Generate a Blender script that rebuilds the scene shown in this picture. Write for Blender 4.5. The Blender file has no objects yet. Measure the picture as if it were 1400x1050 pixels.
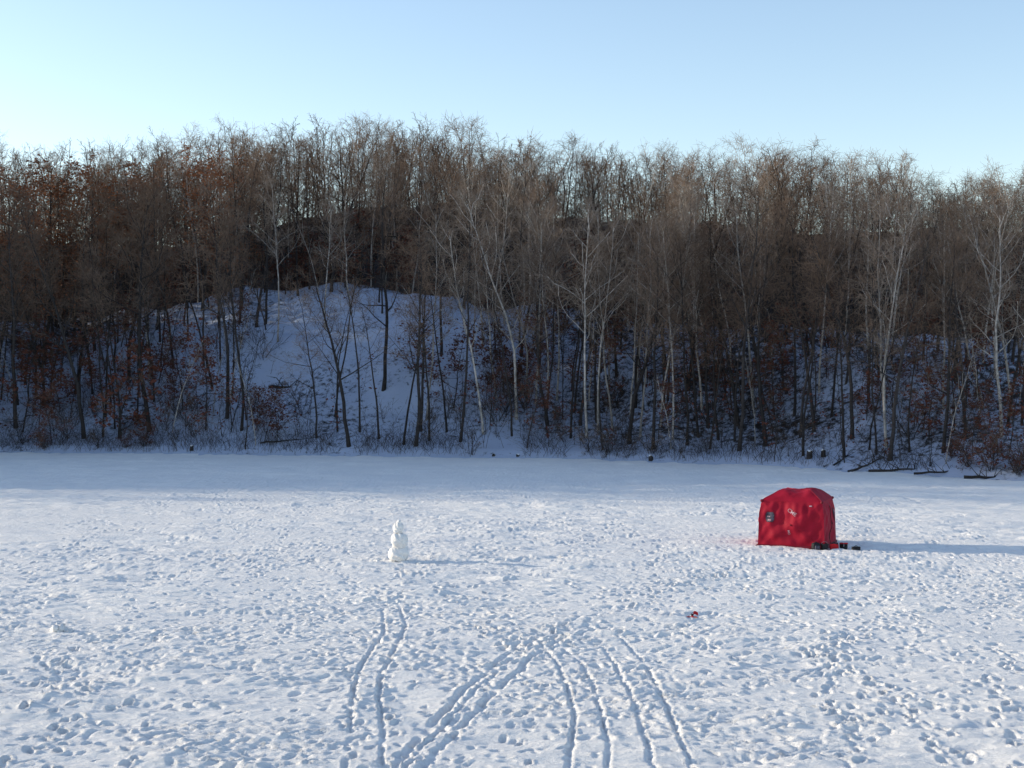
import bpy, math, random
import numpy as np
from mathutils import Vector, Matrix, Quaternion
random.seed(7)
C = bpy.context.scene.collection
F_PX, CAMH, HY = 2000.0, 6.05, 500.0
R = math.radians

# ---------------------------------------------------------------- materials
def new_mat(name):
    m = bpy.data.materials.new(name); m.use_nodes = True
    nt = m.node_tree; b = nt.nodes['Principled BSDF']
    return m, nt, b
def simple(name, col, rough=0.7, var=0.15, scale=12.0, bump=0.0, objrand=0.0, spec=0.2, metal=0.0):
    m, nt, b = new_mat(name); N = nt.nodes; L = nt.links
    tc = N.new('ShaderNodeTexCoord'); no = N.new('ShaderNodeTexNoise')
    no.inputs['Scale'].default_value = scale; no.inputs['Detail'].default_value = 2
    L.new(tc.outputs['Object'], no.inputs['Vector'])
    r = N.new('ShaderNodeValToRGB')
    r.color_ramp.elements[0].position = 0.3; r.color_ramp.elements[1].position = 0.7
    r.color_ramp.elements[0].color = tuple(c*(1-var) for c in col)+(1,)
    r.color_ramp.elements[1].color = tuple(min(1, c*(1+var)) for c in col)+(1,)
    L.new(no.outputs['Fac'], r.inputs['Fac'])
    out = r.outputs['Color']
    if objrand > 0:
        oi = N.new('ShaderNodeObjectInfo'); mr = N.new('ShaderNodeMapRange')
        mr.inputs['To Min'].default_value = 1-objrand; mr.inputs['To Max'].default_value = 1+objrand
        L.new(oi.outputs['Random'], mr.inputs['Value'])
        hs = N.new('ShaderNodeHueSaturation'); L.new(out, hs.inputs['Color']); L.new(mr.outputs['Result'], hs.inputs['Value'])
        out = hs.outputs['Color']
    L.new(out, b.inputs['Base Color'])
    b.inputs['Roughness'].default_value = rough; b.inputs['Metallic'].default_value = metal
    b.inputs['Specular IOR Level'].default_value = spec
    if bump:
        bp = N.new('ShaderNodeBump'); bp.inputs['Strength'].default_value = bump; bp.inputs['Distance'].default_value = 0.02
        L.new(no.outputs['Fac'], bp.inputs['Height']); L.new(bp.outputs['Normal'], b.inputs['Normal'])
    return m

def snow_mat(name, base, litter=False):
    m, nt, b = new_mat(name); N = nt.nodes; L = nt.links
    tc = N.new('ShaderNodeTexCoord')
    n1 = N.new('ShaderNodeTexNoise'); n1.inputs['Scale'].default_value = 0.35; n1.inputs['Detail'].default_value = 4
    L.new(tc.outputs['Object'], n1.inputs['Vector'])
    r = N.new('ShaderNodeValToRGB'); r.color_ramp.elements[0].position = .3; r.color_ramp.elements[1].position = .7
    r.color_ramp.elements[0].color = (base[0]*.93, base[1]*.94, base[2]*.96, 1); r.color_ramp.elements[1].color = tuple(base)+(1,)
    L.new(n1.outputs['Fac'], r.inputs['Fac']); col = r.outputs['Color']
    if litter:
        n3 = N.new('ShaderNodeTexNoise'); n3.inputs['Scale'].default_value = 2.2; n3.inputs['Detail'].default_value = 7; n3.inputs['Roughness'].default_value = .75
        L.new(tc.outputs['Object'], n3.inputs['Vector'])
        n4 = N.new('ShaderNodeTexNoise'); n4.inputs['Scale'].default_value = .12; n4.inputs['Detail'].default_value = 3
        L.new(tc.outputs['Object'], n4.inputs['Vector'])
        ad = N.new('ShaderNodeMath'); ad.operation = 'ADD'; L.new(n3.outputs['Fac'], ad.inputs[0])
        ml = N.new('ShaderNodeMath'); ml.operation = 'MULTIPLY'; ml.inputs[1].default_value = .5; L.new(n4.outputs['Fac'], ml.inputs[0]); L.new(ml.outputs[0], ad.inputs[1])
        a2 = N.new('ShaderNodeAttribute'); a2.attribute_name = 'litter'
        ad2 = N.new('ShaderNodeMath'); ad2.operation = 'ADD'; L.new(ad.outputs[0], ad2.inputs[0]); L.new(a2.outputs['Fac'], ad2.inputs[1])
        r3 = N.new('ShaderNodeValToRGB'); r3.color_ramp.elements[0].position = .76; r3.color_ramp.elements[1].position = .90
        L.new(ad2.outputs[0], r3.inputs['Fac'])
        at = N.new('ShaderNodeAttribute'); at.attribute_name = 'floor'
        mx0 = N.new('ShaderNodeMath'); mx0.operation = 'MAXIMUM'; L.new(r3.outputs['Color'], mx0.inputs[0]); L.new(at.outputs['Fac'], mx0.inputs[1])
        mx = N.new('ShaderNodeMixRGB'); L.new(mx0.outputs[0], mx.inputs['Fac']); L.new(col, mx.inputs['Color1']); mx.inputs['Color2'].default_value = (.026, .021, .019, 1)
        col = mx.outputs['Color']
    L.new(col, b.inputs['Base Color'])
    b.inputs['Roughness'].default_value = .7; b.inputs['Specular IOR Level'].default_value = .15
    mp = N.new('ShaderNodeMapping'); mp.inputs['Scale'].default_value = (.7, 1.3, 1.3); L.new(tc.outputs['Object'], mp.inputs['Vector'])
    n2 = N.new('ShaderNodeTexNoise'); n2.inputs['Scale'].default_value = 8; n2.inputs['Detail'].default_value = 6; n2.inputs['Roughness'].default_value = .72
    L.new(mp.outputs[0], n2.inputs['Vector'])
    bp = N.new('ShaderNodeBump'); bp.inputs['Strength'].default_value = .85; bp.inputs['Distance'].default_value = .08
    L.new(n2.outputs['Fac'], bp.inputs['Height']); L.new(bp.outputs['Normal'], b.inputs['Normal'])
    return m
M = {}
M['snow'] = snow_mat('trampled snow', (.95, .92, .885))
M['hill'] = snow_mat('shade tinted hill snow', (.46, .52, .66), True)  # darker, bluer base: the shade of the woods is put into this snow colour
M['bark'] = simple('dark bark', (.042, .036, .034), .9, .35, 5, .4, .3)
M['twig'] = simple('brown twigs', (.20, .135, .095), .9, .25, 2, 0, .4)
M['pale_bark'] = simple('pale bark', (.40, .36, .32), .8, .45, 4, .3, .25)
M['pale_twig'] = simple('pale twigs', (.29, .225, .175), .9, .25, 2, 0, .2)
M['leaf'] = simple('rust leaves', (.25, .09, .038), .8, .4, 3, 0, .3)
M['leaf_dark'] = simple('dark rust leaves', (.12, .04, .025), .8, .4, 3, 0, .3)
M['brush'] = simple('dry brush', (.06, .048, .042), .9, .4, 2)
M['red'] = simple('red tent fabric', (.30, .006, .024), .65, .12, 3, .15, 0, .15)
M['red_plastic'] = simple('red plastic', (.50, .012, .02), .5, .1, 9)
M['darkred'] = simple('dark red trim', (.15, .008, .02), .6, .15, 5)
M['black'] = simple('black fabric', (.02, .02, .024), .7, .3, 10)
M['white'] = simple('white print', (.42, .27, .31), .6, .4, 20)
M['clear'] = simple('clear window', (.07, .065, .09), .6, .6, 14, 0, 0, .15)
M['steel'] = simple('steel', (.3, .3, .32), .35, .1, 10, 0, 0, .5, .8)

# ---------------------------------------------------------------- mesh helpers
def mesh_np(name, V, Fq, mats, parent=None, smooth=True, mi=None, loc=None):
    V = np.asarray(V, np.float32); Fq = np.asarray(Fq, np.int32)
    me = bpy.data.meshes.new(name)
    me.vertices.add(len(V)); me.vertices.foreach_set('co', V.ravel())
    n = len(Fq); me.loops.add(n*4); me.loops.foreach_set('vertex_index', Fq.ravel())
    me.polygons.add(n); me.polygons.foreach_set('loop_start', np.arange(0, n*4, 4, dtype=np.int32))
    me.polygons.foreach_set('loop_total', np.full(n, 4, np.int32))
    for m in (mats if isinstance(mats, (list, tuple)) else [mats]): me.materials.append(m)
    if mi is not None: me.polygons.foreach_set('material_index', np.asarray(mi, np.int32))
    me.update(calc_edges=True)
    me.polygons.foreach_set('use_smooth', np.full(n, smooth, bool))
    o = bpy.data.objects.new(name, me); C.objects.link(o)
    if parent: o.parent = parent
    if loc: o.location = loc
    return o
def tubes(segs, k):
    A = np.array(segs, dtype=np.float64)
    P0 = A[:, 0:3]; P1 = A[:, 3:6]; r0 = A[:, 6]; r1 = A[:, 7]
    d = P1-P0; d /= np.linalg.norm(d, axis=1, keepdims=True)+1e-9
    ref = np.where(np.abs(d[:, 2:3]) > .9, np.array([[1., 0, 0]]), np.array([[0, 0, 1.]]))
    a = np.cross(d, ref); a /= np.linalg.norm(a, axis=1, keepdims=True)+1e-9
    b = np.cross(d, a)
    n = len(A); V = np.zeros((n, 2*k, 3))
    for i in range(k):
        t = 2*math.pi*i/k; e = a*math.cos(t)+b*math.sin(t)
        V[:, i] = P0+e*r0[:, None]; V[:, k+i] = P1+e*r1[:, None]
    base = (np.arange(n)*2*k)[:, None]
    Fs = np.zeros((n, k, 4), int)
    for i in range(k):
        j = (i+1) % k
        Fs[:, i] = base+np.array([[i, j, k+j, k+i]])
    return V.reshape(-1, 3), Fs.reshape(-1, 4)
def join_np(parts):
    Vs, Fs, mi, off = [], [], [], 0
    for V, F_, m in parts:
        if len(V) == 0: continue
        Vs.append(V); Fs.append(F_+off); mi.append(np.full(len(F_), m)); off += len(V)
    return np.concatenate(Vs), np.concatenate(Fs), np.concatenate(mi)
def thing(name, label, cat, loc=(0, 0, 0), rz=0, group=None):
    o = bpy.data.objects.new(name, None); C.objects.link(o); o.location = loc; o.rotation_euler = (0, 0, rz)
    o.empty_display_size = .3
    o['label'] = label; o['category'] = cat
    if group: o['group'] = group
    return o
def tag(o, label, cat, group=None, kind=None):
    o['label'] = label; o['category'] = cat
    if group: o['group'] = group
    if kind: o['kind'] = kind
    return o

# ---------------------------------------------------------------- noise
_rng = np.random.RandomState(3); _T = _rng.rand(256, 256)
def vnoise(x, y, s=0):
    x = np.asarray(x, float)+s*17.3; y = np.asarray(y, float)+s*31.7
    xi = np.floor(x).astype(int); yi = np.floor(y).astype(int); fx = x-xi; fy = y-yi
    fx = fx*fx*(3-2*fx); fy = fy*fy*(3-2*fy)
    a = _T[yi & 255, xi & 255]; b = _T[yi & 255, (xi+1) & 255]; c = _T[(yi+1) & 255, xi & 255]; d = _T[(yi+1) & 255, (xi+1) & 255]
    return (a*(1-fx)+b*fx)*(1-fy)+(c*(1-fx)+d*fx)*fy-.5
def fbm(x, y, s=0, o=4):
    t = 0; a = 1
    for i in range(o):
        t = t+a*vnoise(x*2**i, y*2**i, s+i); a *= .5
    return t

# ---------------------------------------------------------------- terrain
SX = [-160, -75, -58, -44, -35.9, -14.9, 4.7, 13.7, 18.8, 27.3, 45, 140]
SY = [70, 79, 88, 99, 102.5, 99, 94.5, 90, 84.5, 78, 70, 50]  # unseen left end bends toward the camera to carry the added shading bluff
CX = [-160, -60, -36, -31, -23.6, -15, -8, -3, 3.5, 10, 20, 30, 140]
CH = [11, 10.5, 10, 10.4, 12.0, 12.9, 12.4, 11.3, 9.7, 9.0, 8.6, 7.6, 8]
BX = [-160, -40, -15, 0, 15, 28, 40, 140]
BH = [9, 10, 11.5, 12.5, 12.5, 11.5, 11, 10]
def shore(x): return np.interp(x, SX, SY)+.7*vnoise(np.asarray(x)/4., 0*np.asarray(x), 5)
def sst(t): t = np.clip(t, 0, 1); return t*t*(3-2*t)
def hill(x, y):
    x = np.asarray(x, float); y = np.asarray(y, float); d = y-shore(x)
    h = np.interp(x, CX, CH)*(.55*sst(d/25)+.45*np.clip(d/24, 0, 1))
    h = h+np.interp(x, BX, BH)*sst((d-36)/26)-1.0*sst((d-26)/8)
    h = h+15*sst((-46-x)/13)*sst((134-y)/18)*sst(d/20)      # added unseen bluff at left, raised to shade the far woods and shore
    h = h+np.where(d > 0, .25*sst(d/1.0)+(fbm(x/5, y/5, 2)*1.6+fbm(x/1.3, y/1.3, 9)*.3)*sst(d/11), 0)
    return np.where(d < 0, d*.25, h)
def lake_at(px, py):
    z = F_PX*CAMH/(py-HY); return ((px-700)/F_PX*z, z)
def hill_at(px, py):
    best = None
    for i in range(0, 300):
        z = 76+i*.35; x = (px-700)/F_PX*z
        if z < float(shore(x)): continue
        h = float(hill(x, z)); yy = HY+(CAMH-h)*F_PX/z
        if yy <= py: return x, z, h
        best = (x, z, h)
    return best

# ---------------------------------------------------------------- frozen lake with footprints and tracks
RES = .04; X0, X1, Y0, Y1 = -42, 42, 19, 106
nx = int((X1-X0)/RES); ny = int((Y1-Y0)/RES)
Hm = np.zeros((ny, nx), np.float32)
def stamp(cx, cy, ang, L, W, depth, rim=.3):
    rr = max(L, W)*2.0
    i0 = int((cx-rr-X0)/RES); i1 = int((cx+rr-X0)/RES)+1; j0 = int((cy-rr-Y0)/RES); j1 = int((cy+rr-Y0)/RES)+1
    if i0 < 0 or j0 < 0 or i1 >= nx or j1 >= ny: return
    xs = X0+np.arange(i0, i1)*RES-cx; ys = Y0+np.arange(j0, j1)*RES-cy
    XX, YY = np.meshgrid(xs, ys); c, s = math.cos(ang), math.sin(ang)
    u = (XX*c+YY*s)/L; v = (-XX*s+YY*c)/W; q = np.sqrt(u*u+v*v)
    Hm[j0:j1, i0:i1] += -depth*np.exp(-(q**3))+depth*rim*np.exp(-((q-1.45)/.33)**2)
def foot(x, y, a, deep):
    stamp(x, y, a, random.uniform(.09, .16), random.uniform(.04, .07), deep*random.uniform(.015, .065))
def walk(x, y, a, n, wob=.12, deep=1.0, step=.6):
    side = 1; deep *= random.uniform(.4, 1.3)
    for i in range(n):
        a += random.gauss(0, wob); x += math.cos(a)*step; y += math.sin(a)*step; side = -side
        foot(x-math.sin(a)*.12*side+random.gauss(0, .03), y+math.cos(a)*.12*side+random.gauss(0, .03), a+random.gauss(0, .2), deep)
def path_pts(pts, step):
    P = [lake_at(*p) for p in pts]; out = []
    Q = [P[0]]+P+[P[-1]]
    for i in range(1, len(Q)-2):
        p0, p1, p2, p3 = Q[i-1], Q[i], Q[i+1], Q[i+2]
        n = max(2, int(math.dist(p1, p2)/step))
        for k in range(n):
            t = k/n
            out.append(tuple(.5*((2*p1[j])+(-p0[j]+p2[j])*t+(2*p0[j]-5*p1[j]+4*p2[j]-p3[j])*t*t+(-p0[j]+3*p1[j]-3*p2[j]+p3[j])*t**3) for j in (0, 1)))
    return out
def groove(pts, W, depth, gap=0.10, jit=.008, step=.1):
    pp = path_pts(pts, step); off = 0; n = len(pp); dv = 1; hole = 0
    for i in range(n-1):
        a = math.atan2(pp[i+1][1]-pp[i][1], pp[i+1][0]-pp[i][0])
        off = off*.9+random.gauss(0, jit); dv = dv*.93+.07*1.0+random.gauss(0, .09); dv = min(1.5, max(.35, dv))
        if hole > 0: hole -= 1; continue
        if random.random() < gap*.3: hole = random.randint(1, 4)
        fade = min(1, (n-i)/45, (i+4)/10)
        stamp(pp[i][0]+off, pp[i][1], a+random.gauss(0, .06), .15, W*random.uniform(.75, 1.25), fade*dv*depth*.36*random.uniform(.6, 1.3), .24)
def foot_path(pts, deep=1.0, jit=.1, step=.4):
    pp = path_pts(pts, step)
    for i in range(len(pp)-1):
        a = math.atan2(pp[i+1][1]-pp[i][1], pp[i+1][0]-pp[i][0]); s = 1 if i % 2 else -1
        stamp(pp[i][0]-math.sin(a)*.13*s+random.gauss(0, jit), pp[i][1]+math.cos(a)*.13*s+random.gauss(0, jit), a+random.gauss(0, .3), random.uniform(.10, .17), random.uniform(.045, .08), deep*random.uniform(.035, .09))
hubs = [(lake_at(545, 772), 5, 26), (lake_at(1090, 760), 6, 40), (lake_at(740, 875), 3, 34), (lake_at(1180, 880), 3.5, 28), (lake_at(900, 790), 8, 40),
        (lake_at(250, 790), 9, 36), (lake_at(80, 950), 2, 18), (lake_at(1350, 960), 2, 24), (lake_at(600, 730), 16, 40), (lake_at(1200, 800), 7, 32), (lake_at(350, 930), 3, 14), (lake_at(1000, 960), 2.5, 12), (lake_at(850, 900), 2.5, 12), (lake_at(650, 1000), 2, 8), (lake_at(200, 1010), 2, 12)]
for (hx, hy), sp, n in hubs:
    for k in range(n):
        walk(hx+random.gauss(0, sp), hy+random.gauss(0, sp), random.uniform(0, 2*math.pi), random.randint(8, 40), random.choice([.05, .1, .3]))
for k in range(60):
    walk(random.uniform(-35, 35), random.uniform(45, 85), random.choice([0, math.pi])+random.gauss(0, .35), random.randint(25, 90), .05, .8)
for k in range(17000):
    y = 20+60*random.random()**1.2; x = random.uniform(-.42, .42)*y
    if fbm(np.array(x/3), np.array(y/5), 41, 2) < -.08: continue
    stamp(x, y, random.gauss(0, .45), random.uniform(.06, .30), random.uniform(.025, .055), random.uniform(.008, .035), .7)
TW, TD = .048, .066
groove([(526, 1060), (521, 980), (520, 930), (540, 890), (554, 860), (548, 835), (537, 812)], TW, TD)
groove([(470, 1060), (479, 1000), (485, 930), (505, 895), (524, 868), (524, 840), (515, 815)], TW, TD)
groove([(484, 945), (478, 925), (462, 890)], TW, TD*.8)
groove([(530, 1060), (560, 1020), (620, 962), (660, 925), (695, 897), (720, 882), (760, 865)], .08, .085, .12, .015)
groove([(572, 1060), (607, 1020), (662, 962), (705, 920), (740, 890), (790, 868), (860, 855)], .08, .085, .12, .015)
groove([(545, 1060), (576, 1020), (634, 962), (674, 925), (705, 897), (728, 882)], .045, .05, .2, .015)
foot_path([(552, 1060), (640, 962), (700, 905), (740, 880)], .9, .09, .45)
foot_path([(540, 1060), (620, 970), (690, 905), (730, 880)], .8, .09, .5)
groove([(778, 1065), (784, 1010), (783, 970), (768, 920), (748, 890), (720, 870)], TW, TD)
groove([(832, 1065), (831, 1010), (822, 965), (802, 920), (778, 890), (750, 868)], TW, TD)
groove([(900, 1060), (880, 1000), (862, 950), (842, 912), (825, 885), (800, 860)], TW, TD)
groove([(955, 1065), (930, 1005), (905, 950), (880, 905), (845, 870), (810, 848)], TW, TD)
groove([(925, 935), (917, 920), (930, 908), (980, 905)], TW, TD)
for k in range(50):
    yy = random.uniform(680, 835); a = random.uniform(-26, 26); groove([(-40, yy+a), (300, yy+a*.3), (700, yy-a*.2), (1100, yy-a*.6), (1440, yy-a)], .055, .045, .5, .01, .14)
for k in range(170):
    yy = random.uniform(830, 1045); a = random.gauss(0, 22); x0 = random.uniform(-250, 1250); w_ = random.uniform(60, 190); groove([(x0, yy+a), (x0+w_, yy+a*.3), (x0+2*w_, yy-a*.6)], .04, .04, .4, .01)
groove([(1160, 672), (1240, 682), (1330, 708), (1420, 716)], .07, .05, .5); groove([(1180, 678), (1260, 694), (1360, 728)], .07, .05, .5)
groove([(0, 705), (120, 708), (260, 738), (420, 748)], .07, .05, .5); groove([(640, 660), (800, 672), (1000, 668)], .07, .05, .5)
foot_path([(1110, 905), (1150, 875), (1200, 858), (1290, 850)], 1.5); foot_path([(1105, 890), (1170, 925), (1240, 965), (1320, 1050)], 1.5)
foot_path([(1115, 900), (1170, 870), (1220, 855)], 1.5, .2, .3); foot_path([(1110, 895), (1180, 935), (1250, 975), (1300, 1050)], 1.4, .2, .35)
foot_path([(1370, 900), (1360, 950), (1390, 1010), (1400, 1060)], 1.4, .25, .25); foot_path([(1180, 870), (1140, 940), (1180, 1000), (1150, 1060)], 1.2, .2)
foot_path([(40, 1060), (80, 960), (60, 920), (130, 880), (300, 860)], 1.4, .25, .25); foot_path([(180, 1050), (150, 980), (90, 930), (20, 890)], 1.3, .2)
foot_path([(500, 1050), (510, 980), (530, 900), (540, 850), (550, 800), (547, 775)], 1.1, .15)
foot_path([(730, 885), (800, 850), (930, 800), (1060, 760)], 1.4, .25); foot_path([(740, 890), (690, 860), (640, 820), (560, 775)], 1.4, .3); foot_path([(720, 890), (760, 860), (900, 840), (1080, 850), (1200, 860)], 1.3, .3)
foot_path([(560, 770), (700, 765), (900, 752), (1030, 752)], 1.3, .25); foot_path([(530, 766), (400, 772), (200, 790), (0, 800)], 1.3, .25)
foot_path([(690, 880), (740, 870), (820, 875)], 1.4, .4, .12); foot_path([(650, 860), (740, 880), (850, 860)], 1.4, .4, .12)
Hm = np.clip(Hm, -.11, .05)

cols = np.concatenate([-17-np.geomspace(25, 900, 26)[::-1], np.arange(-42, -17, .12), np.arange(-17, 17, .04), np.arange(17, 42, .12), 17+np.geomspace(25, 900, 26)])
rows = np.concatenate([np.linspace(-300, 5, 16), np.arange(6, 19, 1.), np.arange(19, 42, .05), np.arange(42, 70, .11), np.arange(70, 106, .3), np.geomspace(106, 1500, 22)])
XX, YY = np.meshgrid(cols, rows)
fx = np.clip((XX-X0)/RES, 0, nx-1.001); fy = np.clip((YY-Y0)/RES, 0, ny-1.001)
ix = fx.astype(int); iy = fy.astype(int); tx = fx-ix; ty = fy-iy
ins = (XX > X0) & (XX < X1-.1) & (YY > Y0) & (YY < Y1-.1)
Z = (Hm[iy, ix]*(1-tx)+Hm[iy, np.minimum(ix+1, nx-1)]*tx)*(1-ty)+(Hm[np.minimum(iy+1, ny-1), ix]*(1-tx)+Hm[np.minimum(iy+1, ny-1), np.minimum(ix+1, nx-1)]*tx)*ty
Z = np.where(ins, Z, 0)
rough = .22+.78*sst((fbm(XX/4, YY/6, 60, 3)+.26)/.42)
crust = sst((fbm(XX/3, YY/4, 160, 3)+.2)/.3)
drift = fbm(XX/5, YY/4, 20, 3)*.08+fbm(XX/1.3+YY/5, YY/.8, 30, 3)*.05*rough+fbm(XX/.55, YY/.2, 35, 3)*.060*rough
tz_ = fbm(XX/1.7, YY/.45+XX/7, 50, 4); terr = (np.floor(tz_*9)+sst((tz_*9-np.floor(tz_*9))/.35))/9
Z = Z+drift+terr*.105*crust-np.abs(fbm(XX/2.4, YY/.3+XX/6, 52, 3))*.045
Z = np.where((np.abs(XX) < 60) & (YY > 0) & (YY < 120), Z, 0)
nr, nc = XX.shape
V = np.stack([XX, YY, Z], -1).reshape(-1, 3)
idx = np.arange(nr*nc).reshape(nr, nc)
Fq = np.stack([idx[:-1, :-1], idx[:-1, 1:], idx[1:, 1:], idx[1:, :-1]], -1).reshape(-1, 4)
lake = mesh_np('frozen_lake', V, Fq, M['snow']); tag(lake, 'snow covered frozen lake crossed by footprints and sled tracks', 'frozen lake', kind='structure')
def lz(x, y):
    i = int(np.searchsorted(cols, x)); j = int(np.searchsorted(rows, y)); return float(Z[j-1:j+2, i-1:i+2].mean())

# hillside
xs = np.concatenate([np.linspace(-400, -162, 12), np.arange(-160, 140, .55), np.linspace(142, 400, 12)])
ds = np.concatenate([np.arange(-2, 40, .35), np.arange(40, 130, 1.2), np.geomspace(130, 900, 12)])
DX, DD = np.meshgrid(xs, ds); DY = shore(DX)+DD; DZ = hill(DX, DY)
V = np.stack([DX, DY, DZ], -1).reshape(-1, 3); idx = np.arange(DX.size).reshape(DX.shape)
Fq = np.stack([idx[:-1, :-1], idx[:-1, 1:], idx[1:, 1:], idx[1:, :-1]], -1).reshape(-1, 4)
ho = mesh_np('hillside', V, Fq, M['hill']); tag(ho, 'snowy wooded hillside rising from the far shore, with added unseen bluff at left', 'hill', kind='structure')
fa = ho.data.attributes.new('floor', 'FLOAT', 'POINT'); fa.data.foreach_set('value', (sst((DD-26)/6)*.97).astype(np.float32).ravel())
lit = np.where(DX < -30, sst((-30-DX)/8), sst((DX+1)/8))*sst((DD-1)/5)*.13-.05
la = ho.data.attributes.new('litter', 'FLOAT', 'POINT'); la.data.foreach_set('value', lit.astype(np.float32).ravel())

# ---------------------------------------------------------------- trees
UP = Vector((0, 0, 1))
def perp(d, az):
    a = d.cross(Vector((1, 0, 0)) if abs(d.x) < .8 else Vector((0, 1, 0))).normalized(); b = d.cross(a)
    return a*math.cos(az)+b*math.sin(az)
class Tree:
    def __init__(s, seed, H, r0, start=.4, n=(24, 8, 5, 3), L1=3.4, ang=45, wander=.05, lean=(0, 0), thick=1.0, trop=.10, stems=1, leaf=0, leafsize=.13, skinny=1.0):
        s.rng = random.Random(seed); s.wood = []; s.lwood = []; s.twig = []; s.tips = []
        s.n = n; s.start = start; s.L1 = L1; s.ang = ang; s.w = wander; s.thick = thick; s.trop = trop; s.H = H; s.sk = skinny
        for k in range(stems):
            d = Vector((lean[0]+(s.rng.gauss(0, .22) if stems > 1 else 0), lean[1]+(s.rng.gauss(0, .22) if stems > 1 else 0), 1)).normalized()
            p = Vector((s.rng.gauss(0, .05), s.rng.gauss(0, .05), -.3)) if stems > 1 else Vector((0, 0, -.4))
            s.branch(p, d, H*(s.rng.uniform(.6, 1) if stems > 1 else 1), r0, 0)
        s.leafc = leaf; s.ls = leafsize
    def branch(s, p, d, L, r, lev):
        g = s.rng; n = (12, 5, 3, 2, 1)[lev]; seg = L/n
        nchild = s.n[lev] if lev < 4 else 0
        st = (s.start, .2, .15, .1)[lev] if lev < 4 else 1
        ts = sorted(st+(1-st)*((i+g.random())/nchild) for i in range(nchild)) if nchild else []
        ci = 0; az = g.uniform(0, 6.28)
        rmin = (.02*s.sk, .013*s.sk, .0095, .0075, .0065)[lev]*s.thick
        wd = (s.w, .19, .22, .22, .1)[lev]; tr = (.03, s.trop, s.trop*.6, .03, 0)[lev]
        rad = lambda t: max(rmin, r*(1-t*.88)) if lev else max(rmin, r*((1-t)**.75*.92+.05)+(r*.3*max(0, 1-t*14)))
        for i in range(n):
            d = (d+Vector((g.gauss(0, wd), g.gauss(0, wd), g.gauss(0, wd*.5)))+UP*tr).normalized()
            q = p+d*seg; t0, t1 = i/n, (i+1)/n
            sg = (p.x, p.y, p.z, q.x+d.x*seg*.03, q.y+d.y*seg*.03, q.z+d.z*seg*.03, rad(t0), rad(t1))
            (s.wood if lev == 0 else s.lwood if lev == 1 else s.twig).append(sg)
            while ci < len(ts) and ts[ci] <= t1:
                t = ts[ci]; f = (t-t0)/(t1-t0); o = p+(q-p)*f; az += 2.4+g.gauss(0, .5)
                a = R(s.ang if lev == 0 else 46)*g.uniform(.65, 1.35)
                if lev == 0: a *= 1.15-.45*(t-st)/(1-st)
                cd = d*math.cos(a)+perp(d, az)*math.sin(a)
                if lev == 0:
                    u = (t-st)/(1-st); cl = s.L1*(.55+.45*math.sin(min(1, u*1.6+.25)*math.pi/1.0 if u < .45 else 1.57))*(1-.5*u**2)*g.uniform(.5, 1.25)
                elif lev == 3: cl = g.uniform(.3, .75)*min(1, s.H/9)
                else: cl = L*.52*(1-.35*t)*g.uniform(.6, 1.2)
                s.branch(o, cd, cl, rad(t)*(.55 if lev == 0 else .6), lev+1); ci += 1
            p = q
        if lev >= 2: s.tips.append(p)
    def parts(s):
        W = join_np([tubes(s.wood, 6)+(0,), tubes(s.lwood, 4)+(0,)]) if s.lwood else join_np([tubes(s.wood, 6)+(0,)])
        ps = [tubes(s.twig, 3)+(0,)] if s.twig else []
        if s.leafc:
            g = s.rng; V = []
            for k in range(s.leafc):
                c = g.choice(s.tips)+Vector((g.gauss(0, .16), g.gauss(0, .16), g.gauss(0, .08)))
                a = Vector((g.gauss(0, 1), g.gauss(0, 1), g.gauss(0, .55))).normalized(); b = perp(a, g.uniform(0, 6.28)); z = s.ls*g.uniform(.5, 1.2)
                V += [c-a*z, c+b*z*.5, c+a*z, c-b*z*.5]
            ps.append((np.array(V), np.arange(len(V)).reshape(-1, 4), 1))
        return W, join_np(ps)
proto = {}
def make_proto(key, tree, bark, twig, leafm=None):
    W, T = tree.parts(); ms = [twig]+([leafm] if leafm else [])
    a = mesh_np('trunk', W[0], W[1], bark); b = mesh_np('crown', T[0], T[1], ms, mi=T[2])
    proto.setdefault(key, []).append((a.data, b.data, float(np.percentile(T[0][:, 2], 99.5)) if key not in ('shrub', 'rust_shrub') else tree.H, W, T))
    bpy.data.objects.remove(a); bpy.data.objects.remove(b)
def leafy(seed, H, r0, leaves, ls=.13, **k):
    t = Tree(seed, H, r0, **k); t.leafc = leaves; t.ls = ls; return t
for i in range(7):
    H = (14, 15.5, 16.5, 15, 13.5, 16, 14.5)[i]
    make_proto('bare', Tree(100+i, H, .11+.02*(i % 3), (.36, .45, .3, .5, .4, .33, .42)[i], (15, 6, 5, 2), 3.6+.35*(i % 3), (50, 42, 58, 46, 52, 40, 55)[i], .065, (random.gauss(0, .05), 0)), M['bark'], M['twig'])
for i in range(4):
    H = (14, 13, 15, 12)[i]
    make_proto('pole', Tree(150+i, H, .075+.01*i, (.55, .45, .6, .5)[i], (10, 4, 4, 1), 2.3, 42, .05, (random.gauss(0, .05), 0)), M['bark'], M['twig'])
for i in range(4):
    H = (14.5, 15, 13, 15.5)[i]
    make_proto('pale', Tree(200+i, H, .085, (.45, .38, .3, .5)[i], (15, 6, 4, 2), 3.3, 46, (.045, .07, .08, .04)[i], (.03, -.02), skinny=1.15), M['pale_bark'], M['pale_twig'])
for i in range(2): make_proto('oak', leafy(300+i, 13.5+i, .14, 2300, .12, start=.3, n=(18, 6, 4, 1), L1=3.8, ang=58, wander=.06), M['bark'], M['twig'], M['leaf'])
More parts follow.
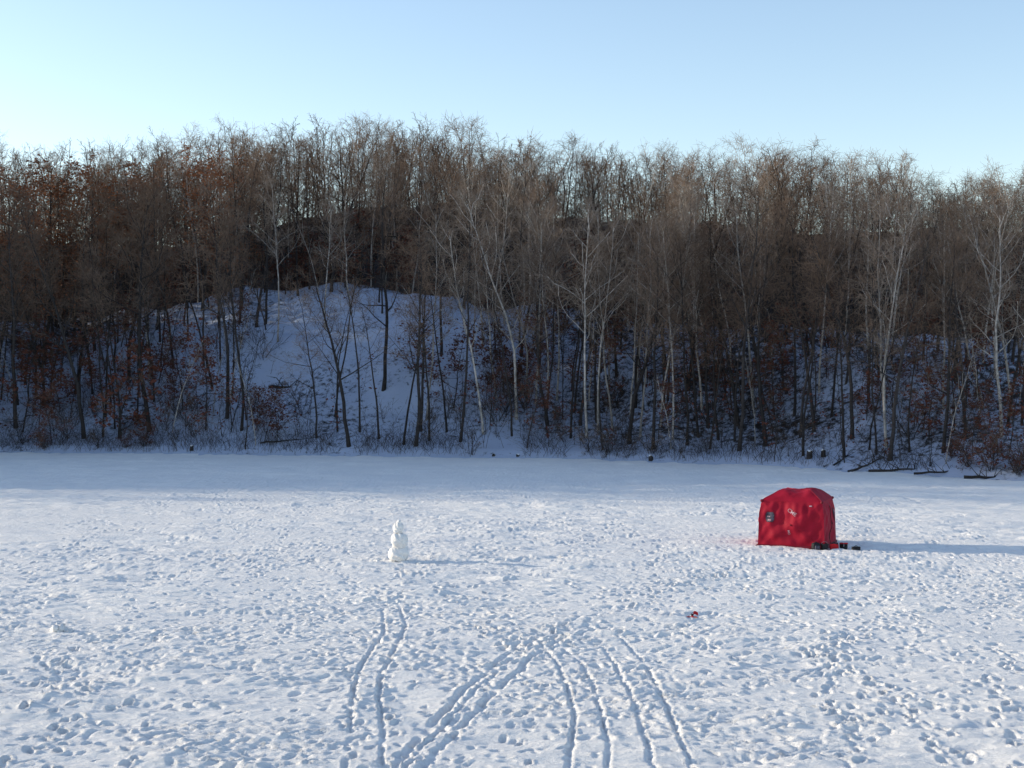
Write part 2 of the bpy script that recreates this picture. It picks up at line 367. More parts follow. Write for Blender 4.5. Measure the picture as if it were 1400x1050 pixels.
for i in range(3): make_proto('young_oak', leafy(320+i, (4.5, 6.5, 8)[i], .05+.01*i, (750, 950, 1100)[i], start=.15, n=(14, 6, 4, 1), L1=(1.9, 2.3, 2.6)[i], ang=75, wander=.08, trop=.02), M['bark'], M['twig'], M['leaf_dark'])
for i in range(4): make_proto('sapling', Tree(400+i, (6, 8, 9.5, 7)[i], .04, .3, (10, 4, 2, 0), (1.2, 1.6, 1.8, 1.5)[i], 40, .07, (.06*(i-1.5), 0), skinny=.7), M['pale_bark'] if i == 1 else M['bark'], M['brush'])
for i in range(3): make_proto('shrub', Tree(500+i, (2.2, 3.0, 3.8)[i], .018, .15, (5, 3, 2, 0), 1.0, 50, .16, stems=6, thick=.7), M['bark'], M['twig'])
make_proto('rust_shrub', leafy(520, 2.6, .02, 420, .09, start=.1, n=(8, 4, 2, 0), L1=1.1, ang=60, wander=.16, stems=6, thick=.8), M['bark'], M['twig'], M['leaf_dark'])

KX = [-60, 0, 60, 130, 200, 250, 340, 430, 520, 650, 740, 790, 860, 1000, 1070, 1150, 1230, 1275, 1320, 1400, 1500]
KY = [205, 190, 178, 180, 180, 170, 162, 150, 156, 164, 188, 186, 188, 200, 192, 210, 216, 248, 240, 226, 225]
def sky_h(x, y, slack):
    px = 700+x/y*F_PX; return CAMH+(HY-float(np.interp(px, KX, KY))-slack)*y/F_PX-float(hill(x, y))
placed = []
KN = {'bare': ('bare_tree', 'tree', 'bare dark tree'), 'pole': ('slender_bare_tree', 'tree', 'slender bare tree'), 'pale': ('birch_tree', 'tree', 'pale barked bare tree'), 'oak': ('oak_tree', 'tree', 'oak holding rust brown leaves'),
      'young_oak': ('young_oak_tree', 'tree', 'young rust leaved tree'), 'sapling': ('sapling', 'sapling', 'thin bare sapling'), 'shrub': ('bare_shrub', 'shrub', 'bare many-stemmed shrub'), 'rust_shrub': ('rust_leaved_shrub', 'shrub', 'shrub thick with rust leaves')}
def plant(key, x, y, H=None, v=None, lean=0):
    vs = proto[key]; p = vs[random.randrange(len(vs)) if v is None else v % len(vs)]
    H = min(H or p[2]*random.uniform(.88, 1.12), max(3.5, sky_h(x, y, random.expovariate(1/13.)-5)))
    s = H/p[2]
    r = bpy.data.objects.new(KN[key][0], None); C.objects.link(r); r.empty_display_size = .3
    r.location = (x, y, float(hill(x, y))-.02); r.rotation_euler = (0, lean, 0)
    th = random.uniform(0, 6.28)
    for nm, me in (('stems' if 'shrub' in key else 'trunk', p[0]), ('crown', p[1])):
        o = bpy.data.objects.new(nm, me); C.objects.link(o); o.parent = r; o.rotation_euler = (0, 0, th)
    w = max(s, .8 if key in ('bare', 'pale', 'oak', 'pole') else 0)*random.uniform(.95, 1.15); r.scale = (w, w, s)
    placed.append((key, r, x, y)); return r
def tall_at(key, px, py, top, v=None, lean=0):
    x, z, h = hill_at(px, py); ht = CAMH+(HY-top)*z/F_PX-h
    return plant(key, x, z, max(1.2, ht), v, lean)
for a in [('pale', 380, 470, 235, 0, .03), ('pale', 583, 575, 262, 1, 0), ('pale', 706, 575, 240, 2, 0), ('pale', 748, 560, 270, 3, .02), ('pale', 802, 600, 280, 0, 0), ('pale', 838, 590, 250, 1, -.02),
          ('pale', 903, 585, 280, 3, .05), ('pale', 1212, 615, 270, 2, -.1), ('pale', 1370, 600, 245, 2, -.02), ('pale', 1345, 560, 290, 1, -.16), ('pale', 480, 430, 250, 1, .02), ('pale', 445, 455, 260, 3, -.08),
          ('pale', 1030, 560, 235, 0, 0), ('pale', 1120, 540, 225, 3, 0), ('pale', 660, 480, 215, 3, 0), ('pale', 870, 540, 230, 2, .03), ('pale', 205, 520, 385, 0, -.15), ('pale', 960, 560, 260, 1, 0), ('pale', 1290, 560, 270, 3, -.03),
          ('bare', 524, 534, 190, 2, 0), ('bare', 603, 490, 205, 0, 0), ('bare', 310, 575, 250, 1, 0), ('bare', 330, 590, 285, 3, .04), ('bare', 205, 590, 240, 4, .02), ('bare', 1010, 618, 260, 5, 0), ('pole', 628, 606, 300, 1, -.02),
          ('pole', 575, 592, 310, 3, 0), ('bare', 738, 505, 200, 0, .02), ('bare', 22, 588, 250, 4, 0), ('bare', 115, 600, 270, 5, 0), ('pole', 165, 600, 300, 0, -.03), ('pole', 492, 592, 330, 2, .02), ('pole', 780, 600, 330, 2, 0), ('bare', 1165, 600, 270, 1, .05),
          ('bare', 1095, 600, 280, 3, 0), ('bare', 940, 610, 300, 0, 0), ('bare', 1290, 620, 300, 2, .03), ('pole', 700, 598, 330, 0, 0), ('pole', 458, 570, 290, 0, .03), ('bare', 860, 608, 310, 5, .02),
          ('oak', 60, 500, 215, 0, 0), ('oak', 130, 480, 225, 1, 0), ('oak', -5, 520, 240, 1, 0), ('oak', 300, 450, 215, 0, 0)]:
    tall_at(*a)
for a in [('young_oak', 70, 610, 510, 2), ('young_oak', 160, 600, 470, 0), ('young_oak', 280, 590, 440, 1), ('young_oak', 250, 560, 430, 2), ('young_oak', 620, 560, 440, 1), ('young_oak', 580, 520, 440, 0),
          ('young_oak', 740, 540, 400, 2), ('young_oak', 770, 500, 390, 1), ('young_oak', 690, 540, 440, 0), ('young_oak', 820, 560, 430, 1), ('young_oak', 330, 480, 400, 1),
          ('young_oak', 1000, 560, 430, 2), ('young_oak', 1060, 570, 420, 1), ('young_oak', 1270, 600, 500, 0), ('young_oak', 1130, 520, 410, 1), ('young_oak', 940, 520, 400, 2), ('young_oak', 1220, 560, 440, 2), ('young_oak', 1340, 560, 430, 1),
          ('young_oak', 30, 590, 430, 1), ('young_oak', 110, 560, 420, 2), ('young_oak', 190, 540, 400, 1), ('young_oak', 870, 470, 340, 2), ('young_oak', 380, 600, 530, 0), ('young_oak', 750, 600, 500, 1), ('young_oak', 900, 600, 500, 2), ('young_oak', 1380, 620, 500, 1), ('young_oak', 1330, 625, 520, 2)]:
    tall_at(*a)
for px, py, top in [(195, 612, 570), (1325, 640, 590), (1355, 648, 575), (1390, 650, 590), (60, 615, 580), (170, 614, 585), (1300, 630, 590)]: tall_at('rust_shrub', px, py, top)
occupied = [(x, y) for _, _, x, y in placed]
def scatter(key, n, dmin, dmax, sep, hmin=None, hmax=None, fovm=1.06, gate=None):
    c = 0; tries = 0
    while c < n and tries < 8000:
        tries += 1
        d = random.uniform(dmin, dmax); x = random.uniform(-52, 42); y = float(shore(x))+d; f = x/y*F_PX
        if abs(f) > 700*fovm: continue
        px = 700+f
        if gate and not gate(px, d): continue
        if any((x-a)**2+(y-b)**2 < sep*sep for a, b in occupied): continue
        occupied.append((x, y)); plant(key, x, y, random.uniform(hmin, hmax) if hmin else None, lean=random.gauss(0, .032)); c += 1
clear = lambda px, d: not (370 < px < 670 and 4 < d < 23) or random.random() < .12
scatter('bare', 16, 1, 8, 1.6, 11, 15, gate=clear)
scatter('bare', 30, 8, 24, 1.5, 12, 16, gate=clear)
scatter('bare', 80, 23, 35, 1.2, 12.5, 17)
scatter('pole', 54, 1, 14, .8, 9, 14, gate=clear)
scatter('pole', 62, 14, 25, .8, 10, 15, gate=clear)
scatter('pole', 54, 24, 35, .7, 11, 15)
scatter('pale', 36, 3, 24, 1.0, 11, 15, gate=lambda px, d: px > 640)
scatter('pale', 32, 23, 36, 1.2, 13, 16, gate=lambda px, d: px > 500 or random.random() < .35)
scatter('oak', 12, 18, 32, 1.5, 12, 14, gate=lambda px, d: px < 330)
scatter('young_oak', 34, 23, 32, 1.2, 4, 8)
scatter('young_oak', 16, 3, 14, 1.2, 2.5, 5, gate=lambda px, d: px < 380 or px > 660)
scatter('sapling', 66, .5, 14, .6, 4, 8, gate=lambda px, d: (px > 660 or px < 380) or random.random() < .15)
scatter('sapling', 30, 14, 26, .8, 5, 9, gate=clear)
scatter('shrub', 56, .3, 6, .7, 1.4, 3.2)
scatter('shrub', 32, 6, 26, .9, 2, 4, gate=clear)
print('PLACED', len(placed))

def zone(px):
    for lim, n in ((140, 'far left edge'), (300, 'left of the knoll'), (480, 'knoll left side'), (620, 'above the snowman'), (760, 'knoll right side'),
                   (900, 'right of centre'), (1020, 'left of the tent'), (1160, 'behind the tent'), (1290, 'right of the tent')):
        if px < lim: return n
    return 'far right edge'
rowd = {}
for key, r, x, y in placed:
    d = y-float(shore(x)); px = 700+x/y*F_PX
    row = 'at the shoreline' if d < 5 else 'on the lower slope' if d < 12 else 'on the upper slope' if d < 23 else 'along the crest' if d < 33 else 'beyond the crest'
    rowd.setdefault((key, row, zone(px)), []).append((px, r))
ORD = ['leftmost', 'second from left', 'third from left', 'fourth from left', 'fifth from left', 'sixth from left']
for (key, row, zn), L in rowd.items():
    L.sort(key=lambda t: t[0]); nm = KN[key][2]
    for i, (px, r) in enumerate(L):
        r['category'] = KN[key][1]
        if len(L) > 1 and row in ('at the shoreline', 'on the lower slope') and len(L) <= 6: r['label'] = '%s, %s %s, %s' % (nm, ORD[i], row, zn)
        else: r['label'] = '%s %s, %s' % (nm, row, zn)
        r['group'] = '%s kind %s, %s' % (nm, row, zn)

# deep wood behind the crest, plus unseen shade trees on the left bluff, one mass
parts = []
lite = [Tree(700+i, 11, .11, .12, (22, 6, 4, 0), 3.1, 52, .06, thick=1.25).parts() for i in range(4)]
litep = [Tree(720+i, 13, .075, .3, (14, 5, 2, 0), 2.3, 44, .05, thick=1.25).parts() for i in range(3)]
def add_mass(x, y, s, kinds=None):
    W, T = random.choice(kinds or lite); th = random.uniform(0, 6.28); c, s_ = math.cos(th), math.sin(th); z = float(hill(x, y)); w = max(s, .7)
    for (V, F_, mi), k in ((W, 0), (T, 1)):
        Vr = np.stack([(V[:, 0]*c-V[:, 1]*s_)*w, (V[:, 0]*s_+V[:, 1]*c)*w, V[:, 2]*s], -1)+np.array([x, y, z]); parts.append((Vr, F_, k))
for k in range(300):
    d = random.uniform(34, 66); x = random.uniform(-72, 66); y = float(shore(x))+d
    if abs(x/y) > .40: continue
    add_mass(x, y, max(.25, min(1.3, sky_h(x, y, random.uniform(4, 60))/11.5)))
for k in range(260):
    d = random.uniform(33, 62); x = random.uniform(-72, 66); y = float(shore(x))+d
    if abs(x/y) > .40: continue
    add_mass(x, y, max(.25, min(1.1, sky_h(x, y, random.uniform(0, 50))/13.5)), litep)
for k in range(130):  # unseen trees left of frame, set tall and dense to shade woods and ice
    x = random.uniform(-85, -44); d = random.uniform(1, 30); y = float(shore(x))+d
    if x/y > -.40: continue
    add_mass(x, y, random.uniform(1.3, 1.6))
V, F_, mi = join_np(parts)
dw = mesh_np('distant_woods', V, F_, [M['bark'], M['twig']], mi=mi); tag(dw, 'deep mass of bare woods beyond the hill crest, with unseen shade trees at left', 'woods', kind='stuff')

# dry brush (uncountable): along the waterline and through the understorey
segs = []
for k in range(4600):
    x = random.uniform(-40, 34); d = abs(random.gauss(0, 1.8))+.15
    if vnoise(x/2.2, d*0, 77) < -.22: continue
    y = float(shore(x))+d; z = float(hill(x, y)); h = random.uniform(.2, 1.4); a = random.gauss(0, .5); b = random.gauss(0, .4)
    m = (x+a*h*.5, y+b*h*.5, z+h*.5); e = (m[0]+a*h*.8, m[1]+b*h*.6, m[2]+h*random.uniform(.1, .5))
    segs.append((x, y, z-.05)+m+(.010, .008)); segs.append(m+e+(.008, .005))
V, F_ = tubes(segs, 3); b = mesh_np('shoreline_brush', V, F_, M['brush']); tag(b, 'dry grass and brush stems along the far shoreline', 'brush', kind='stuff')
segs = []; lv = []
for k in range(2800):
    x = random.uniform(-42, 36); d = random.uniform(1, 30); y = float(shore(x))+d; px = 700+x/y*F_PX
    if 330 < px < 660 and 4 < d < 23 and random.random() < .88: continue
    if fbm(np.array(x/3), np.array(y/3), 91, 2) < -.18: continue
    z = float(hill(x, y)); H = random.uniform(1.0, 3.8); a = random.gauss(0, .22); b = random.gauss(0, .2); p = Vector((x, y, z-.05)); dd = Vector((a, b, 1)).normalized()
    for i in range(4):
        dd = (dd+Vector((random.gauss(0, .12), random.gauss(0, .12), 0))).normalized(); q = p+dd*H/4
        segs.append(tuple(p)+tuple(q)+(.016-.003*i, .013-.003*i))
        for j in range(2):
            e = q+(dd+Vector((random.gauss(0, .8), random.gauss(0, .8), .1))).normalized()*H*random.uniform(.12, .3); segs.append(tuple(q)+tuple(e)+(.009, .006))
            if k % 6 == 0: lv += [e+Vector((random.gauss(0, .15), random.gauss(0, .15), random.gauss(0, .08))) for _ in range(4)]
        p = q
V, F_ = tubes(segs, 3)
LV = []
for c in lv:
    a = Vector((random.gauss(0, 1), random.gauss(0, 1), random.gauss(0, .5))).normalized(); b = perp(a, random.uniform(0, 6.28)); s_ = random.uniform(.06, .14)
    LV += [c-a*s_, c+b*s_*.5, c+a*s_, c-b*s_*.5]
V, F_, mi = join_np([(V, F_, 0), (np.array(LV), np.arange(len(LV)).reshape(-1, 4), 1)])
b = mesh_np('hillside_brush', V, F_, [M['brush'], M['leaf_dark']], mi=mi); tag(b, 'tangled brush and rusty leaves between the trees on the slope', 'brush', kind='stuff')

# ---------------------------------------------------------------- fallen logs, stumps
def log(px, py, L, r, az, tilt, label, forks=5, name='fallen_log', group='fallen logs and branches on the far shore', lift=.06):
    x, z, h = hill_at(px, py); rg = random.Random(px); seg = []; d = Vector((math.cos(az)*math.cos(tilt), math.sin(az)*math.cos(tilt), math.sin(tilt)))
    root = thing(name, label, 'log', (x, z, h+lift), 0, group); p = -d*L/2; n = 8; br = []
    for i in range(n):
        dd = (d+Vector((rg.gauss(0, .09), rg.gauss(0, .09), rg.gauss(0, .07)))).normalized(); q = p+dd*L/n
        seg.append(tuple(p)+tuple(q+dd*.03)+(r*(1-.75*i/n), r*(1-.75*(i+1)/n)))
        if i > 0:
            for kk in range(2):
                e = q+Vector((rg.gauss(0, .35), rg.gauss(0, .3), rg.uniform(.1, .8))); br.append(tuple(q)+tuple(e)+(r*.3, r*.12)); e2 = e+Vector((rg.gauss(0, .35), 0, rg.uniform(-.1, .4))); br.append(tuple(e)+tuple(e2)+(r*.12, .007))
        p = q
    V, F_ = tubes(seg, 8); mesh_np('trunk', V, F_, M['bark'], root)
    V, F_ = tubes(br, 5); mesh_np('branch', V, F_, M['bark'], root)
for a in [(395, 533, 3.0, .12, .1, .0, 'dark fallen log lying across the snowy knoll'), (395, 603, 4, .06, .15, .12, 'thin fallen trunk on shore left of the knoll foot'), (1185, 640, 2.8, .08, .5, .25, 'tilted dead branch at shore just right of the tent'),
          (1230, 645, 3.4, .08, -.3, .1, 'crooked driftwood log right of the tilted branch'), (1290, 648, 3.5, .07, .2, .05, 'low fallen log on right shore, second from right'), (1360, 653, 3.2, .09, -.1, .03, 'long fallen log on snow at the far right shore'), (1150, 632, 1.6, .06, .8, .3, 'short broken branch on shore above the tent')]: log(*a)
def stump(px, py, r, H, label):
    x, z, h = hill_at(px, py); root = thing('tree_stump', label, 'stump', (x, z, h-.05), random.uniform(0, 3), 'stumps on the far shore')
    prof = [(1.35, 0), (1.05, .12), (.95, .5), (.92, .95), (.8, 1.0), (0.02, 1.03)]; k = 12; V = []
    for a, b_ in prof:
        for i in range(k):
            t = 6.283*i/k; q = 1+.1*math.sin(3*t+px)+.05*math.sin(5*t); V.append((math.cos(t)*r*a*q, math.sin(t)*r*a*q, H*b_+(.05*math.sin(2*t) if b_ > .9 and a > .1 else 0)))
    Fx = [(j*k+i, j*k+(i+1) % k, (j+1)*k+(i+1) % k, (j+1)*k+i) for j in range(len(prof)-1) for i in range(k)]
    mesh_np('stump_body', V, Fx, M['bark'], root)
    V2 = [(x_*1.02, y_*1.02, z_+.03 if j < 1 else z_+.07) for j, (x_, y_, z_) in [(0, v) for v in V[4*k:5*k]]+[(1, v) for v in V[5*k:6*k]]]
    mesh_np('snow_cap', V2, [(i, (i+1) % k, k+(i+1) % k, k+i) for i in range(k)], M['snow'], root)
for a in [(1107, 628, .17, .45, 'dark stump on the shore behind the tent, left of a pair'), (1126, 626, .15, .4, 'dark stump on the shore behind the tent, right of a pair'), (262, 618, .13, .3, 'small dark stump on the left shore'), (890, 631, .15, .3, 'small dark stump on the shore right of centre'),
          (675, 626, .13, .12, 'low dark stump on shore at centre, left of two'), (708, 626, .12, .12, 'low dark stump on shore at centre, right of two')]: stump(*a)

# ---------------------------------------------------------------- lumpy balls (snowman, snow clods)
def ball(name, c, rx, rz, seed, parent, mat, amp=.12, n=28, fr=3.0, boxy=0.0):
    V = []; Fx = []
    rg = np.random.RandomState(seed); off = rg.rand(3)*50
    for j in range(n+1):
        ph = math.pi*j/n
        for i in range(n*2):
            t = math.pi*i/n; d = (math.sin(ph)*math.cos(t), math.sin(ph)*math.sin(t), math.cos(ph))
            q = 1+amp*(float(fbm(np.array(d[0]*fr+off[0]+d[2]*1.3), np.array(d[1]*fr+off[1]-d[2]*fr*.9), seed, 4)))*2
            if boxy:
                m4 = (abs(d[0])**4+abs(d[1])**4+abs(d[2])**4)**.25; q *= (1-boxy)+boxy/m4
            V.append((c[0]+d[0]*rx*q, c[1]+d[1]*rx*q, c[2]+d[2]*rz*q))
    k = n*2
    for j in range(n):
        for i in range(k): Fx.append((j*k+i, j*k+(i+1) % k, (j+1)*k+(i+1) % k, (j+1)*k+i))
    return mesh_np(name, V, Fx, mat, parent)
sx, sy = lake_at(545, 767); sz = lz(sx, sy)
sm = thing('snowman', 'lumpy white snowman of stacked snowballs standing on the lake', 'snowman', (sx, sy, sz))
ball('base_snowball', (0, 0, .2), .29, .25, 1, sm, M['snow'], .14, boxy=.45); ball('middle_snowball', (.03, 0, .62), .25, .235, 2, sm, M['snow'], .14, boxy=.35)
ball('head', (-.01, 0, 1.0), .155, .18, 3, sm, M['snow'], .14, boxy=.2); ball('hat_lump', (.0, 0, 1.17), .08, .08, 6, sm, M['snow'], .2, 14)
ball('arm_lump', (.21, -.03, .50), .07, .06, 8, sm, M['snow'], .2, 12)
for i, (px, py, r, h, lb) in enumerate([(78, 862, .16, .11, 'taller of two snow clods standing on the lake at left'), (92, 863, .1, .07, 'lower of two snow clods on the lake at left'), (515, 769, .11, .05, 'small snow clod at the left foot of the snowman'), (574, 770, .09, .04, 'small snow clod at the right foot of the snowman')]):
    x, y = lake_at(px, py); o = ball('snow_clod', (0, 0, h*.3), r, h, 20+i, None, M['snow'], .45, 16); o.location = (x, y, lz(x, y)); tag(o, lb, 'snow clod')

# ---------------------------------------------------------------- red pop-up shelter
tx_, ty_ = 9.72, 49.75; tz = -.04; TA, TH = 1.07, 1.56
tent = thing('ice_fishing_tent', 'red pop-up ice fishing tent pitched on the snowy lake', 'tent', (tx_, ty_, tz), R(-22))
SH = .06
def wall_pt(k, u, v, lift=0.0):
    m = max(abs(u), abs(2*v-1)); e = (1-m**6)
    fold = .020*math.sin(7*u+10*v+2*math.sin(5*v+k)+k)*e+.013*math.sin(17*v-12*u+3*math.sin(3*u))*e+.012*math.sin(26*u+6*v+2*math.sin(4*v))*e*v
    out = .08*(1-m)+float(fbm(np.array(u*1.5+k*9), np.array(v*1.8), 88, 3))*.08*e+fold
    tp = 1.0+.045*(1-v)-SH*float(sst((v-.72)/.28))
    x = u*TA*tp; y = -(TA*tp+out+lift); z = v*TH
    c, s = [(1, 0), (0, 1), (-1, 0), (0, -1)][k]
    return (x*c-y*s, x*s+y*c, z)
def grid_mesh(name, fn, nu, nv, mat, parent):
    V = [fn(i/nu, j/nv) for j in range(nv+1) for i in range(nu+1)]; w = nu+1
    return mesh_np(name, V, [(j*w+i, j*w+i+1, (j+1)*w+i+1, (j+1)*w+i) for j in range(nv) for i in range(nu)], mat, parent)
for k in range(4):
    wl = grid_mesh('wall', lambda a, b_, k=k: wall_pt(k, a*2-1, b_), 70, 60, M['red'], tent)
    for sgn in (1, -1):
        sg = []
        for i in range(20):
            t0, t1 = i/20, (i+1)/20
            sg.append(wall_pt(k, (t0*2-1)*sgn*.99, .01+.98*t0, -.004)+wall_pt(k, (t1*2-1)*sgn*.99, .01+.98*t1, -.004)+(.007, .007))
        V, F_ = tubes(sg, 5); mesh_np('seam', V, F_, M['red'], wl)
    ball('hub', wall_pt(k, 0, .5, .01), .03, .03, k, tent, M['darkred'], .02, 8)
    grid_mesh('snow_skirt', lambda a, b_, k=k: (lambda p, q: (p[0]*(1+.06*b_), p[1]*(1+.06*b_), .10-.07*b_+.02*math.sin(a*17+k)*b_))(wall_pt(k, a*2-1, 0, .01), 0), 30, 3, M['darkred'], tent)
def roof_pt(a, b_):
    u, v = a*2-1, b_*2-1; m = max(abs(u), abs(v)); mn = min(abs(u), abs(v))
    z = TH+.37*(1-m**2.7)*(1-.04*mn)+float(fbm(np.array(u*2.0), np.array(v*2.0), 99, 3))*.12*(1-m**6)-.05*math.exp(-((u+.1)**2+v*v)/.15)
    return (u*TA*(1-SH), v*TA*(1-SH), z-.001)
rf = grid_mesh('roof', roof_pt, 50, 50, M['red'], tent)
for s1, s2 in ((1, 1), (1, -1), (-1, 1), (-1, -1)):
    sg = []
    for i in range(12):
        sg.append(tuple(roof_pt(.5+s1*.5*i/12, .5+s2*.5*i/12))+tuple(roof_pt(.5+s1*.5*(i+1)/12, .5+s2*.5*(i+1)/12))+(.012, .012))
    V, F_ = tubes(sg, 5); mesh_np('seam', V, F_, M['red'], rf)
for k in range(4):
    c = wall_pt(k, 1, 1); ball('corner_boot', (c[0], c[1], c[2]-.01), .05, .05, 30+k, tent, M['darkred'], .05, 8)
def patch(name, k, u0, u1, v0, v1, mat, lift, cut=.25, parent=tent):
    def f(a, b_):
        vv = v0+(v1-v0)*b_; sh = max(0, cut-min(b_, 1-b_))*.6
        aa = sh+(1-2*sh)*a; return wall_pt(k, u0+(u1-u0)*aa, vv, lift)
    return grid_mesh(name, f, 8, 8, mat, parent)
fr = patch('window', 0, -.80, -.50, .54, .77, M['darkred'], .012); patch('pane', 0, -.78, -.52, .555, .755, M['clear'], .02, parent=fr)
patch('window_print', 0, -.72, -.60, .58, .605, M['white'], .03, 0, fr); patch('window_print', 0, -.74, -.64, .66, .675, M['white'], .03, 0, fr)
fr = patch('window', 1, .28, .74, .52, .80, M['darkred'], .012); patch('pane', 1, .32, .70, .55, .77, M['clear'], .02, parent=fr)
patch('window_print', 1, .40, .62, .70, .76, M['white'], .03, 0, fr)
patch('brand_tag', 0, .58, .67, .90, .925, M['white'], .015, 0)
def wall_text(txt, k, uc, vc, size, rot, name):
    cu = bpy.data.curves.new('t', 'FONT'); cu.body = txt; cu.size = size; cu.align_x = 'CENTER'; cu.align_y = 'CENTER'; cu.resolution_u = 3; cu.offset = .002
    o = bpy.data.objects.new('t', cu); C.objects.link(o); bpy.context.view_layer.update()
    me = bpy.data.meshes.new_from_object(o.evaluated_get(bpy.context.evaluated_depsgraph_get())); bpy.data.objects.remove(o)
    c, s = math.cos(rot), math.sin(rot)
    for v in me.vertices:
        x, y = v.co.x*c-v.co.y*s, v.co.x*s+v.co.y*c; v.co = wall_pt(k, uc+x/TA, vc+y/TH, .025)
    me.materials.clear(); me.materials.append(M['white']); ob = bpy.data.objects.new(name, me); C.objects.link(ob); ob.parent = tent
wall_text('CME', 0, .03, .77, .17, R(-32), 'lettering'); wall_text('MO', 0, -.06, .34, .10, R(-80), 'lettering')
V, F_ = tubes([wall_pt(1, -.1, .05+.06*i, .012)+wall_pt(1, -.1, .05+.06*(i+1), .012)+(.01, .01) for i in range(14)], 5); mesh_np('door_zip', V, F_, M['black'], tent)

# ---------------------------------------------------------------- gear by the tent
def rbox(name, c, s, mat, parent, rz=0, bulge=.12, tilt=0):
    import bmesh
    bm = bmesh.new(); bmesh.ops.create_cube(bm, size=1)
    bmesh.ops.subdivide_edges(bm, edges=bm.edges[:], cuts=4, use_grid_fill=True)
    for v in bm.verts:
        p = v.co*2; n6 = (abs(p.x)**6+abs(p.y)**6+abs(p.z)**6)**(1/6)
        sp = p/n6 if n6 > 0 else p
        v.co = Vector((sp.x*s[0]/2*(1-bulge*abs(p.z)**2*.6), sp.y*s[1]/2*(1-bulge*abs(p.z)**2), sp.z*s[2]/2))
    bmesh.ops.rotate(bm, verts=bm.verts, cent=(0, 0, 0), matrix=Matrix.Rotation(tilt, 3, 'Y') @ Matrix.Rotation(rz, 3, 'Z'))
    bmesh.ops.translate(bm, verts=bm.verts, vec=c)
    me = bpy.data.meshes.new(name); bm.to_mesh(me); bm.free(); me.materials.append(mat)
    for p in me.polygons: p.use_smooth = True
    o = bpy.data.objects.new(name, me); C.objects.link(o); o.parent = parent; return o
def put(name, label, cat, px, py, rz=0):
    x, y = lake_at(px, py); return thing(name, label, cat, (x, y, lz(x, y)), rz)
def handle(parent, w, z0, h, r=.012, mat=None):
    P = [(-w/2+w*i/8, 0, z0+h*math.sin(math.pi*i/8)) for i in range(9)]
    V, F_ = tubes([P[i]+P[i+1]+(r, r) for i in range(8)], 6); mesh_np('handle', V, F_, mat or M['black'], parent)
t = put('backpack', 'small dark backpack on the snow against the tent', 'backpack', 1116, 751, .3)
rbox('bag_body', (0, 0, .12), (.26, .2, .26), M['black'], t); rbox('front_pocket', (0, -.11, .1), (.18, .07, .14), M['clear'], t); handle(t, .1, .23, .05)
t = put('fuel_can', 'low red and black can on the snow beside the tent corner', 'can', 1141, 750.5, -.2)
rbox('can_body', (0, 0, .10), (.30, .2, .20), M['red_plastic'], t, bulge=.05); handle(t, .2, .18, .06, .016); rbox('cap', (.1, 0, .21), (.06, .06, .05), M['black'], t)
for i, (px, a) in enumerate(((1152, .2), (1157, -.3))):
    t = put('winter_boot', ('left' if i == 0 else 'right')+' of two black boots standing beside the red can', 'boot', px, 749.5+i, a)
    rbox('foot', (0, -.05, .05), (.11, .27, .1), M['black'], t); rbox('shaft', (0, .04, .13), (.11, .12, .16), M['black'], t, bulge=-.1); rbox('cuff', (0, .04, .20), (.13, .14, .04), M['red_plastic'], t)
t = put('tackle_box', 'small black tackle box on snow, rightmost of the gear by the tent', 'box', 1171, 752, .1)
rbox('box_body', (0, 0, .06), (.28, .16, .11), M['black'], t, bulge=.04); rbox('lid', (0, 0, .125), (.29, .17, .035), M['black'], t, bulge=.04); handle(t, .12, .135, .04)
t = put('fishing_bucket', 'black bucket on snow between backpack and red can', 'bucket', 1128, 751)
V, F_ = tubes([(0, 0, 0, 0, 0, .2, .1, .125), (0, 0, .2, 0, 0, .225, .135, .135), (0, 0, .2, 0, 0, .02, .118, .09), (0, 0, .02, 0, 0, .0201, .09, .001)], 20); mesh_np('bucket_body', V, F_, M['black'], t); handle(t, .24, .21, .09, .005, M['steel'])
t = put('fishing_tip_up', 'small red fishing tip-up lying on the trampled snow', 'fishing gear', 946, 846, .35)
rbox('base_board', (0, 0, .05), (.30, .05, .025), M['red_plastic'], t, 0, .02, .08); rbox('cross_board', (.02, 0, .072), (.26, .045, .02), M['red_plastic'], t, 1.2, .02, -.1)
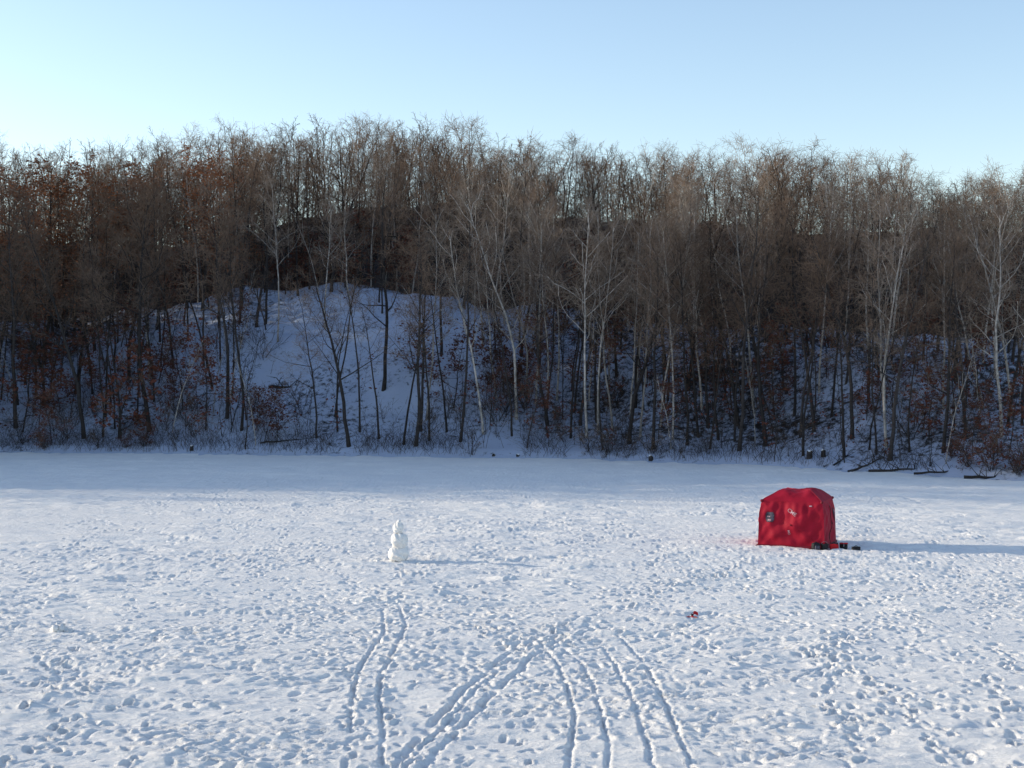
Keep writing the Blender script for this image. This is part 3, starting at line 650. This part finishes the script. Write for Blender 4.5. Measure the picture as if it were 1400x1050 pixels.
V, F_ = tubes([(.02, 0, .07, .02, 0, .12, .03, .03), (.02, 0, .12, .02, 0, .1201, .03, .001)], 10); mesh_np('spool', V, F_, M['black'], t)
grid_mesh('flag', lambda a, b_: (.06+.12*a, .03+.02*math.sin(a*5), .08+.08*b_+.02*math.sin(a*4)), 6, 4, M['red_plastic'], t)
V, F_ = tubes([(-.1, 0, .06, .06, .03, .16, .006, .005)], 5); mesh_np('flag_wire', V, F_, M['steel'], t)

# ---------------------------------------------------------------- light, sky, camera
ELEV, AZB = 14.0, 13.0
ts = Vector((-math.cos(R(AZB))*math.cos(R(ELEV)), math.sin(R(AZB))*math.cos(R(ELEV)), math.sin(R(ELEV))))
sl = bpy.data.lights.new('sun', 'SUN'); sl.energy = 5.0; sl.angle = R(.5); sl.color = (1, .88, .67)
so = bpy.data.objects.new('sun', sl); C.objects.link(so); so.rotation_euler = (-ts).to_track_quat('-Z', 'Y').to_euler(); so.location = (-60, 0, 40)
w = bpy.data.worlds.new('World'); bpy.context.scene.world = w; w.use_nodes = True; N = w.node_tree.nodes; L = w.node_tree.links
sk = N.new('ShaderNodeTexSky'); sk.sky_type = 'NISHITA'; sk.sun_disc = False; sk.sun_elevation = R(ELEV)
sk.sun_rotation = math.atan2(ts.x, ts.y); sk.air_density = 1.0; sk.dust_density = .5; sk.ozone_density = 1.7; sk.altitude = 200
gn = N.new('ShaderNodeVectorMath'); gn.operation = 'MULTIPLY'; gn.inputs[1].default_value = (1.92, 1.78, 1.74)   # clear winter sky over snow
L.new(sk.outputs['Color'], gn.inputs[0]); L.new(gn.outputs[0], N['Background'].inputs['Color']); N['Background'].inputs['Strength'].default_value = .15
cd = bpy.data.cameras.new('camera'); cd.sensor_width = 36; cd.lens = 36*F_PX/1400; cd.clip_end = 3000; cd.clip_start = .5
co = bpy.data.objects.new('camera', cd); C.objects.link(co); co.location = (0, 0, CAMH); co.rotation_euler = (R(90)-math.atan(25/F_PX), 0, 0)
bpy.context.scene.camera = co
vs = bpy.context.scene.view_settings; vs.view_transform = 'Standard'; vs.look = 'None'; vs.exposure = 0
